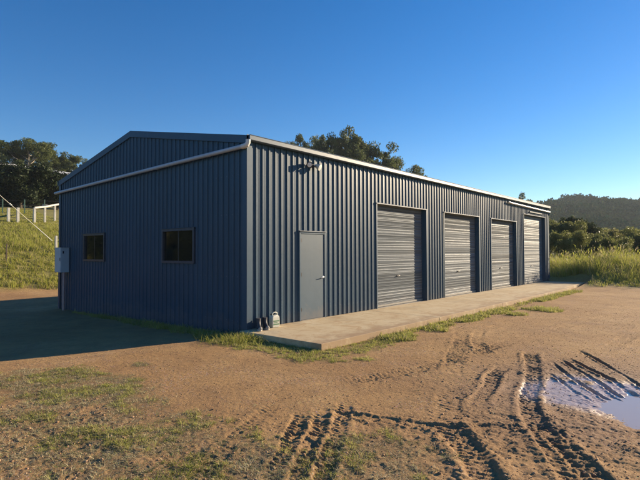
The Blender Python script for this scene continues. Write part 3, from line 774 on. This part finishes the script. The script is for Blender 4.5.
# tall grass on the right bank
edge_ = lambda x, y: x + .1 * (y + 2) - .18 * np.clip(-y - 3, 0, 30)
tuft_field('tall_grass', (18.8, 35), (-22, 11), 11000, .2, lambda x, y: np.clip((.22 + .85 * sstep(18.8, 24.0, edge_(x, y))) * (.65 + .5 * U01(x)) * (1 + 1.8 * fbm(x, y, .45, 3, 180)) * (.8 + .45 * np.exp(-((y + 2.4) / 1.8) ** 2)), .12, 1.7), .22, 15, (.010, .014), GR_Y, 'tall seeding grass on the bank beyond the end of the shed', 'tall grass', .8, lambda x, y: ((y < -1.9) | (x > 22.2)), .3)
tuft_field('dry_stalks', (18.8, 35), (-22, 11), 900, .2, lambda x, y: np.clip((.3 + .9 * sstep(18.8, 24.0, edge_(x, y))) * (.8 + .6 * U01(x)), .2, 2.0), .15, 6, (.006, .006), GR_D, 'pale dry stalks standing out of the tall grass', 'dry grass', .5, lambda x, y: ((y < -1.9) | (x > 22.2)), .9)

# ---------------------------------------------------------------- clods and gravel
def lumps(name, x, y, r_, mat, label, cat, sink=.35):
    base = np.array([(0, 0, 1), (.894, 0, .447), (.276, .851, .447), (-.724, .526, .447), (-.724, -.526, .447), (.276, -.851, .447), (.724, .526, -.447), (-.276, .851, -.447), (-.894, 0, -.447), (-.276, -.851, -.447), (.724, -.526, -.447), (0, 0, -1)])
    F = np.array([(0, 1, 2), (0, 2, 3), (0, 3, 4), (0, 4, 5), (0, 5, 1), (1, 6, 2), (2, 7, 3), (3, 8, 4), (4, 9, 5), (5, 10, 1), (2, 6, 7), (3, 7, 8), (4, 8, 9), (5, 9, 10), (1, 10, 6), (6, 11, 7), (7, 11, 8), (8, 11, 9), (9, 11, 10), (10, 11, 6)])
    n = len(x); j = 1 + .45 * (rng.random((n, 12, 1)) - .5); sc = .6 + .8 * rng.random((n, 1, 3)); sc[:, :, 2] *= .65
    a = rng.random(n) * 6.28; ca, sa = np.cos(a)[:, None], np.sin(a)[:, None]
    v = base[None] * j * sc * r_[:, None, None]
    vx = v[:, :, 0] * ca - v[:, :, 1] * sa; vy = v[:, :, 0] * sa + v[:, :, 1] * ca
    z = zat(x, y) + r_ * sink * .6
    V = np.stack([vx + x[:, None], vy + y[:, None], v[:, :, 2] + z[:, None]], -1).reshape(-1, 3)
    P_ = (np.arange(n)[:, None, None] * 12 + F[None]).reshape(-1, 3)
    o = mesh_np(name, V, [P_], mat, False); tag(o, label, cat, kind='stuff'); return o
t = NT('dry clod soil'); g_ = t.geo(); t.set(t.b, 'Base Color', t.ramp(g_.outputs['Random Per Island'], [(0, (.20, .12, .065)), (.5, (.32, .185, .10)), (1, (.44, .29, .17))])); t.b.inputs['Roughness'].default_value = .95
t.bump(t.noise(60, 4, .6, g_.outputs['Position']), .6, .01); CLOD = t.m
n = 38000; x = -6.2 + 9 * rng.random(n); y = -8 + 8.5 * rng.random(n); k = rng.random(n) < rough_mask(x, y) * (.25 + 1.3 * np.clip(fbm(x, y, 2, 3, 190) + .25, 0, 1)); k &= ~((np.hypot((x - .3) / 1.3, (y + 6.7) / .55) < 1.0)); x, y = x[k], y[k]
lumps('soil_clods', x, y, .003 + .012 * rng.random(len(x)) ** 3.5, CLOD, 'small clods of churned brown soil in the foreground', 'soil clods')
n = 22000; x = -6 + 16 * rng.random(n) ** 1.3; y = -7.5 + 9 * rng.random(n); k = (grass_mask(x, y) < .2) & ~((x > -.25) & (y > -2.3)) ; x, y = x[k], y[k]
lumps('gravel', x, y, .0025 + .007 * rng.random(len(x)) ** 3, CLOD, 'fine gravel scattered over the packed drive', 'gravel')

# dead grass stems and leaf litter lying on the soil
n = 9000; x = -6 + 14 * rng.random(n) ** 1.2; y = -7.6 + 9 * rng.random(n); k = (rng.random(n) < .15 + 1.6 * np.clip(fbm(x, y, .9, 3, 200), 0, 1)) & ~inside_shed(x, y) & (np.hypot((x - .3) / 1.5, (y + 6.6) / .9) > 1); x, y = x[k], y[k]
an = rng.random(len(x)) * 6.28; ln_ = .012 + .045 * rng.random(len(x)) ** 2; wd_ = .0015 + .004 * rng.random(len(x)) ** 3
d = np.stack([np.cos(an), np.sin(an), .25 * rng.normal(size=len(x))], 1) * ln_[:, None]; sd2 = np.stack([-np.sin(an), np.cos(an), 0 * an], 1) * wd_[:, None]
c0 = np.stack([x, y, zat(x, y) + .004], 1); V = np.stack([c0 - d, c0 + sd2 + [0, 0, .003], c0 + d, c0 - sd2 + [0, 0, .001]], 1).reshape(-1, 3)
o = mesh_np('leaf_litter', V, [np.arange(len(V)).reshape(-1, 4)], GR_D); tag(o, 'dead grass stems and leaf litter lying on the bare drive', 'leaf litter', kind='stuff')
# ---------------------------------------------------------------- trees
BARK = simple('pale gum bark', (.30, .26, .21), .85, 0, .35, 3, .01, 12)
BARKD = simple('dark bark', (.09, .07, .05), .9, 0, .3, 4, .01, 12)
LF_G = leaf_mat('gum leaves', (.042, .066, .024), (.14, .16, .058), .35, .5, .25)
LF_D = leaf_mat('dark hedge leaves', (.014, .024, .010), (.035, .050, .018), .1, .55, .4)
LF_O = leaf_mat('olive bush leaves', (.10, .13, .035), (.22, .22, .07), .45, .5, .4)
LF_Y = leaf_mat('yellow green bush leaves', (.12, .13, .036), (.24, .22, .075), .4, .5, .5)
def tree_parts(seed, H_, Wd, trunk_h, n_limb, leaf, per, clump, mat, bark, dens=1.0, flat=.7, trunk_r=.22, conic=0):
    """one trunk mesh with its limbs and one crown mesh, built round the origin"""
    rr = np.random.default_rng(seed); m = MB(); tips = []
    top = H_ * .78
    tp = [(0, 0, -.4)]; x = y = 0
    for k in range(1, 7):
        x += rr.normal(0, .035 * H_ / 6); y += rr.normal(0, .035 * H_ / 6); tp.append((x, y, top * k / 6))
    m.tube(tp, [trunk_r * (1.25 if k == 0 else 1 - .13 * k) for k in range(7)], 8)
    for k in range(n_limb):
        f = trunk_h + (1 - trunk_h) * (k + .5) / n_limb; f = min(f, .99)
        zi = f * 6; i0 = int(zi); p0 = Vector(tp[i0]).lerp(Vector(tp[min(i0 + 1, 6)]), zi - i0)
        a = k * 2.4 + rr.normal(0, .4)
        prof_ = math.sin(math.pi * min(1, max(0.0, (f - trunk_h) / (1 - trunk_h) * .8 + .2))) if not conic else (1 - (f - trunk_h) / (1 - trunk_h) * .9)
        ln = Wd / 2 * (.45 + .6 * prof_) * rr.uniform(.7, 1.1); up = rr.uniform(.15, .75) * (.3 if conic else 1)
        d = Vector((math.cos(a), math.sin(a), up)).normalized()
        p1 = p0 + d * ln * .5 + Vector((0, 0, rr.normal(0, .02 * H_))); p2 = p0 + d * ln + Vector((0, 0, ln * .18 * rr.uniform(-.3, 1)))
        r0 = trunk_r * (.55 - .3 * f); m.tube([p0, p1, p2], [r0, r0 * .65, r0 * .25], 6)
        tips += [p2, p1.lerp(p2, .4)]
        for q in range(3):
            e = p1.lerp(p2, rr.random()) ; dd = Vector((rr.normal(), rr.normal(), rr.normal(.35, .5))).normalized() * ln * rr.uniform(.25, .5)
            m.tube([e, e + dd], [r0 * .35, r0 * .12], 5); tips.append(e + dd)
    tips.append(Vector(tp[-1]) + Vector((0, 0, H_ * .12))); tips.append(Vector(tp[-1]))
    V = []; 
    for tpv in tips:
        c = np.array(tpv); nn = int(per * dens * rr.uniform(.6, 1.3)); R_ = clump * rr.uniform(.65, 1.25)
        d = rr.normal(size=(nn, 3)); d /= np.linalg.norm(d, axis=1)[:, None]; d *= (rr.random((nn, 1)) ** .45) * R_; d[:, 2] *= flat
        V.append(c + d)
    C_ = np.concatenate(V); n = len(C_)
    s = leaf * (.55 + .9 * rr.random((n, 1)))
    u = rr.normal(size=(n, 3)); u /= np.linalg.norm(u, axis=1)[:, None]; wv_ = rr.normal(size=(n, 3)); wv_[:, 2] -= .4; v = np.cross(u, wv_); v /= np.linalg.norm(v, axis=1)[:, None]
    Q_ = np.stack([C_ - u * s, C_ + v * s * .42, C_ + u * s, C_ - v * s * .42], 1).reshape(-1, 3)
    return m, Q_, np.arange(n * 4).reshape(-1, 4)
def make_tree(name, loc, label, cat, group=None, **k):
    mat, bark = k['mat'], k['bark']; m, V, F = tree_parts(**k)
    r_ = empty(name, loc); tag(r_, label, cat, group)
    m.build('trunk', bark, r_, 0, True); mesh_np('crown', V, [F], mat, False, r_)
    return r_
def polar(px, dist):
    """world x,y lying along the sight line of photo column px at a distance from the camera"""
    a = R(HEAD) - math.atan((px - 320) / 479.775); return CAM[0] + dist * math.cos(a), CAM[1] + dist * math.sin(a)
def gz1(x, y): return float(zat(x, y)[0])
def topz(py, dist, px): return CAM[2] + (251.9 - py) / 479.775 * dist * math.cos(math.atan((px - 320) / 479.775))
GUM = [dict(seed=s, H_=10, Wd=8.5, trunk_h=.38, n_limb=16, leaf=.13, per=270, clump=.78, mat=LF_G, bark=BARK, flat=.7) for s in (11, 12, 13, 14)]
protos = {}
def plant(kind, pars, px, py, dist, label, cat='tree', group=None, wide=1.0, name='gum_tree', rz=0.0):
    x, y = polar(px, dist); z = gz1(x, y); hgt = topz(py, dist, px) - z; s = hgt / pars['H_']
    if kind not in protos:
        protos[kind] = r_ = make_tree(name, (x, y, z), label, cat, group, **pars); r_.scale = (s * wide, s * wide, s); r_.rotation_euler = (0, 0, rz)
    else:
        r_ = copy_tree(protos[kind], (x, y, z), rz, (s * wide, s * wide, s)); r_.name = name; tag(r_, label, cat)
        if group: r_['group'] = group
        elif 'group' in r_: del r_['group']
    return r_
# big gums on the left skyline
plant('g0', GUM[0], 26, 134, 80, 'biggest spreading gum tree on the left skyline, above the dark hedge', wide=1.1, rz=.3)
plant('g1', GUM[1], 4, 143, 84, 'left gum tree cut by the photo edge beside the biggest gum', wide=.95, rz=1.9)
plant('g2', GUM[2], 50, 150, 88, 'smaller gum tree just right of the biggest gum on the left skyline', wide=1.0, rz=.5)
plant('g3', GUM[3], 73, 152, 90, 'yellowish gum tree showing just above the left end of the shed roof', wide=.9, rz=2.5)
plant('g1', GUM[1], 92, 166, 96, 'gum tree mostly hidden behind the left slope of the shed roof', wide=.7, rz=4.5)
plant('g2', GUM[2], -28, 148, 92, 'gum tree just beyond the left edge of the photo', wide=.7, rz=3.5)
# gums above the roof
GG = None
plant('g3', GUM[3], 293, 136, 88, 'small lone gum crown poking above the roof near the shed corner', wide=.38, rz=1.0)
plant('g0', GUM[0], 315, 131, 92, 'dark gum crown above the roof, left one of the pair over the floodlight', wide=.55, rz=2.2)
plant('g1', GUM[1], 330, 131, 86, 'gum crown above the roof between the dark gum and the broad gum', wide=.55, rz=.7)
plant('g2', GUM[2], 357, 130, 90, 'broad pale gum crown above the middle of the front roof edge', wide=.75, rz=5.0)
plant('g3', GUM[3], 388, 153, 90, 'rounded gum crown above the roof over the first roller door', wide=.65, rz=2.9)
plant('g0', GUM[0], 409, 165, 94, 'low gum crown last in the row above the roof', wide=.6, rz=4.0)
plant('g2', GUM[2], 345, 145, 96, 'gum behind the broad pale gum above the roof', wide=.6, rz=1.4)
# small crowns above the far roof end
for px, py, dist, lb in ((513, 199, 120, 'distant gum crown above the far end of the roof, left of two'), (527, 196, 118, 'distant gum crown above the far end of the roof, right of two')):
    plant('g1', GUM[1], px, py, dist, lb, wide=.55, rz=px * .7)
# dark hedge trees on the left
HED = dict(seed=31, H_=6, Wd=6.5, trunk_h=.12, n_limb=14, leaf=.20, per=420, clump=1.15, mat=LF_D, bark=BARKD, flat=.85, trunk_r=.18)
for k, (px, py, dist) in enumerate(((-22, 174, 62), (1, 168, 60), (20, 167.5, 58), (40, 172, 60), (57, 176, 61), (80, 180, 64))):
    lb = ['dark dense tree out past the left edge of the photo, first in the dark hedge', 'dark dense hedge tree at the left edge of the photo', 'tallest dark dense hedge tree, under the biggest gum', 'dark dense hedge tree between the tallest one and the shed', 'dark dense hedge tree right beside the left edge of the shed', 'dark hedge tree hidden behind the shed'][k]
    plant('hed', HED, px, py, dist, lb, 'tree', 'dark trees behind the paddock', wide=1.25, name='hedge_tree', rz=k * 1.3)
# small orange-tinged shrub
# bushes beyond the bank on the right
LF_D2 = leaf_mat('dark bush leaves', (.03, .045, .018), (.09, .10, .04), .25, .5, .4)
BUS = dict(seed=41, H_=5, Wd=5.5, trunk_h=.15, n_limb=14, leaf=.085, per=480, clump=.66, mat=LF_O, bark=BARKD, flat=.85, trunk_r=.12)
BUY = dict(BUS, seed=42, mat=LF_Y); BUD = dict(BUS, seed=43, mat=LF_D2, leaf=.12, Wd=4.6, trunk_h=.1)
BD2 = dict(BUS, seed=44, mat=leaf_mat('grey green leaves', (.085, .11, .035), (.20, .20, .07), .45, .5, .4))
row = [('bd2', BD2, 553, 221, 47, 1.0, 'grey green bush right against the end of the shed'),
       ('bud', BUD, 572, 217, 50, .8, 'darkest upright bush on the right, just past the shed end'),
       ('bus', BUS, 566, 232, 42, .9, 'low olive bush in front of the darkest bush'),
       ('bd2', BD2, 590, 234, 46, .9, 'grey green bush between the darkest bush and the yellowish bushes'),
       ('buy', BUY, 606, 231, 58, 1.0, 'yellowish bush behind the grass bank, left of two'),
       ('buy', BUY, 626, 230, 62, 1.1, 'yellowish bush behind the grass bank, right of two'),
       ('bus', BUS, 612, 238, 44, 1.0, 'olive bush low behind the middle of the grass bank'),
       ('bd2', BD2, 634, 236, 48, 1.1, 'grey green bush at the right edge of the photo behind the bank'),
       ('bus', BUS, 650, 228, 50, 1.1, 'olive bush just past the right edge of the photo'),
       ('buy', BUY, 537, 226, 60, 1.0, 'yellowish bush hidden behind the end of the shed'),
       ('bus', BUS, 584, 229, 66, 1.2, 'olive bush behind and right of the darkest bush')]
for k, (kd, par, px, py, dist, wd_, lb) in enumerate(row):
    plant(kd, par, px, py, dist, lb, 'bush', None, wd_ , 'bush', k * 1.7)
# trees behind the photographer's left, mirrored in the windows
for (x, y, s_, rz, lb) in ((-20, 34, .9, 1, 'gum tree out to the left, the nearest one mirrored in the windows'), (-26, 44, 1.1, 2, 'gum tree out to the left, the middle one mirrored in the windows'), (-15, 42, 1.0, 3, 'gum tree out to the left, the far one mirrored in the windows')):
    r_ = copy_tree(protos['g0'], (x, y, gz1(x, y)), rz, s_); tag(r_, lb, 'tree'); r_.name = 'gum_tree'
    if 'group' in r_: del r_['group']

for k, (x, y, lb) in enumerate(((-6.2, 19.0, 'unseen dark tree added for the window reflections, closest to the shed gable'), (-9.0, 20.6, 'unseen dark tree added for the window reflections, behind the one closest to the gable'), (-11.0, 18.4, 'unseen dark tree added for the window reflections, farthest down the slope'), (-13.5, 21.0, 'unseen dark tree added for the window reflections, farthest from the shed'))):  # out-of-view trees added to darken what the gable panes reflect
    r_ = copy_tree(protos['hed'], (x, y, gz1(x, y)), k * 1.9, (.40, .40, .52)); r_.name = 'hedge_tree'; r_['group'] = 'unseen trees added to darken the gable windows'; tag(r_, lb, 'tree')
# ---------------------------------------------------------------- forest on the far ridge (one mass)
def forest():
    out = []; rr = np.random.default_rng(77)
    n = 5200; ang = R(-14) + R(50) * rr.random(n); D_ = np.sqrt(90 ** 2 + (560 ** 2 - 90 ** 2) * rr.random(n))
    x = CAM[0] + D_ * np.cos(ang); y = CAM[1] + D_ * np.sin(ang)
    k = (x > 88) & (y < .75 * x - 10) & ((D_ > 150) | (rr.random(n) < .8)); x, y, D_ = x[k], y[k], D_[k]
    z = zat(x, y); n = len(x); Ht = 7 + 6 * rr.random(n); Rr = 2.6 + 2.6 * rr.random(n)
    per = np.where(D_ < 220, 130, 70).astype(int)
    idx = np.repeat(np.arange(n), per); N = len(idx)
    d = rr.normal(size=(N, 3)); d /= np.linalg.norm(d, axis=1)[:, None]; d[:, 2] = np.abs(d[:, 2]) * 1.1 - .25
    rad = Rr[idx][:, None] * (.55 + .5 * rr.random((N, 1)))
    C_ = np.stack([x[idx], y[idx], z[idx] + Ht[idx] * .62], 1) + d * rad * np.array([1, 1, 1.15])
    s = (np.where(D_ < 220, .42, .75)[idx] * (.6 + .8 * rr.random(N)))[:, None]
    u = rr.normal(size=(N, 3)); u /= np.linalg.norm(u, axis=1)[:, None]; v = np.cross(u, rr.normal(size=(N, 3))); v /= np.linalg.norm(v, axis=1)[:, None]
    Q_ = np.stack([C_ - u * s, C_ + v * s * .7, C_ + u * s, C_ - v * s * .7], 1).reshape(-1, 3)
    t = NT('ridge forest leaves'); g_ = t.geo()
    c = t.ramp(g_.outputs['Random Per Island'], [(0, (.034, .066, .016)), (1, (.095, .145, .034))])
    c = t.mix(t.mr(t.noise(.03, 4, .6, g_.outputs['Position']), .44, .56, 0, .8), c, (.15, .15, .05))  # sunlit patches of the ridge, painted into the leaf colour as paler olive
    c = t.mix(t.math('MULTIPLY', t.attr('tone'), .75), c, (.17, .18, .055))
    t.set(t.b, 'Base Color', c); t.b.inputs['Roughness'].default_value = .9; t.b.inputs['Specular IOR Level'].default_value = 0.0
    tone = rr.random(n)[idx]
    o = mesh_np('forest', Q_, [np.arange(N * 4).reshape(-1, 4)], t.m, False, attrs={'tone': np.repeat(tone, 4)})
    tag(o, 'hazy eucalypt forest covering the distant ridge on the right', 'forest', kind='stuff')
forest()

# ---------------------------------------------------------------- farmhouse roof among the trees
hx, hy = polar(42, 76); hz = gz1(hx, hy)
hs = empty('farmhouse', (hx, hy, hz), R(12)); tag(hs, 'low farmhouse with a pale metal roof glinting behind the dark hedge at left', 'house')
TIN = simple('pale roof steel', (.62, .62, .60), .3, .1); WALLH = simple('house weatherboard', (.35, .33, .29), .7)
th = topz(167.3, 76, 42) - hz
MB().box((-6, -3.5, -.5), (6, 3.5, th - 1.5)).build('wall', WALLH, hs)
ro = MB().extrude([(-4.1, th - 1.55), (0, th), (4.1, th - 1.55), (4.1, th - 1.65), (0, th - .1), (-4.1, th - 1.65)], -6.6, 6.6, lambda t_, p_, q_: (t_, p_, q_)).build('roof', TIN, hs)
wf = MB().box((-4.2, -3.56, .9), (-2.6, -3.48, 2.1)).build('window', GLB, hs)
wf = MB().box((1.6, -3.56, .9), (3.6, -3.48, 2.1)).build('window', GLB, hs)

# ---------------------------------------------------------------- paddock rails, wire fence, guy wire
WOOD = simple('white weathered timber', (.50, .48, .42), .75, 0, .2, 6, .004, 30)
def fence_rail(pts, label):
    x0, y0 = polar(*pts[0][:2]); r_ = empty('rail_fence', (x0, y0, gz1(x0, y0))); tag(r_, label, 'fence'); o0 = Vector(r_.location)
    tops = []
    for px, dist, hh in pts:
        x, y = polar(px, dist); z = gz1(x, y)
        MB().box((x - .07 - o0.x, y - .07 - o0.y, z - .3 - o0.z), (x + .07 - o0.x, y + .07 - o0.y, z + hh - o0.z)).build('post', WOOD, r_, .01)
        tops.append(Vector((x, y, z + hh)) - o0)
    for A_, B_ in zip(tops[:-1], tops[1:]):
        MB().tube([A_ + Vector((0, 0, .0)), B_], .075, 8).build('rail', WOOD, r_, 0, True)
    return r_
fence_rail([(34, 41.5, 1.18), (44.5, 42.5, 1.22), (54.5, 44, 1.3), (64, 45.5, 1.35)], 'white timber rail on square posts in the paddock beside the shed wall')
def posts(lst, name, label, cat, group, mat, wd, wires=()):
    x0, y0 = polar(lst[0][0], lst[0][1]); r_ = empty(name, (x0, y0, gz1(x0, y0))); tag(r_, label, cat); o0 = Vector(r_.location); tp = []
    for px, dist, hh in lst:
        x, y = polar(px, dist); z = gz1(x, y); q = Vector((x, y, z)) - o0
        MB().box((q.x - wd, q.y - wd, q.z - .3), (q.x + wd, q.y + wd, q.z + hh)).build('post', mat, r_, .008); tp.append((q, hh))
    for f in wires:
        m = MB()
        for (a_, ha), (b_, hb2) in zip(tp[:-1], tp[1:]): m.tube([a_ + Vector((0, 0, ha * f)), b_ + Vector((0, 0, hb2 * f))], .008, 5)
        m.build('wire', DARKM, r_)
    return r_
posts([(-30, 41, 1.05), (-10, 41, 1.05), (8, 41.2, 1.05), (17.5, 41.4, 1.1), (34, 41.7, 1.0)], 'wire_fence', 'wire fence with pale square posts crossing the paddock at the left', 'fence', None, WOOD, .085, (.35, .65, .95))
GPOST = simple('green steel picket', (.05, .10, .07), .5)
posts([(-20, 45, 1.2), (2, 46, 1.2), (24, 47, 1.2), (44, 49, 1.2), (66, 52, 1.2)], 'wire_fence', 'thin wire fence on dark green pickets behind the white rail', 'fence', None, GPOST, .04, (.3, .6, .9))
# short white marker post and dark picket
x, y = polar(56, 31); z = gz1(x, y); o = MB().box((x - .06, y - .06, z - .2), (x + .06, y + .06, z + .95)).build('marker_post', WOOD, None, .01); tag(o, 'short white post standing in the grass against the shed edge', 'post')
x, y = polar(6.5, 29); z = gz1(x, y); o = MB().box((x - .03, y - .03, z - .2), (x + .03, y + .03, z + .95)).build('picket', BARKD, None, .005); tag(o, 'dark star picket alone in the lit grass at the left edge', 'post')
# guy wire with a sighting sleeve, coming down from the left to its anchor
x, y = polar(53, 34); A_ = Vector((x, y, gz1(x, y)))
x, y = polar(-1, 33); B_ = Vector((x, y, topz(194, 33, -1))); dirv = (B_ - A_)
gw = empty('guy_wire', A_); tag(gw, 'pale guy wire slanting down into the grass in front of the white rail', 'cable')
GAL = simple('galvanised cable', (.55, .52, .42), .45, .3)
MB().tube([tuple(dirv * -.03), tuple(dirv * 2.4)], .014, 6).build('cable', GAL, gw)
MB().tube([tuple(dirv * .02), tuple(dirv * .36)], .022, 8).build('sleeve', PVCW, gw, 0, True)
MB().tube([tuple(dirv * .79), tuple(dirv * .83)], .045, 8).build('insulator', PVCW, gw, 0, True)

# ---------------------------------------------------------------- air
HAZE = 0.00028
hm = bpy.data.materials.new('air'); hm.use_nodes = True; tt = hm.node_tree
for nd in list(tt.nodes): tt.nodes.remove(nd)
o_ = tt.nodes.new('ShaderNodeOutputMaterial'); pv = tt.nodes.new('ShaderNodeVolumePrincipled')
pv.inputs['Color'].default_value = (.78, .87, 1.0, 1); pv.inputs['Density'].default_value = HAZE; pv.inputs['Anisotropy'].default_value = .1
tt.links.new(pv.outputs[0], o_.inputs['Volume'])
top_z = float(gz.max()) + 22
hz_o = MB().box((-1560, -1560, float(gz.min()) - 1.0), (1700, 1700, top_z)).build('haze', hm)
tag(hz_o, 'thin pale air haze over the valley and ridge', 'haze', kind='stuff')
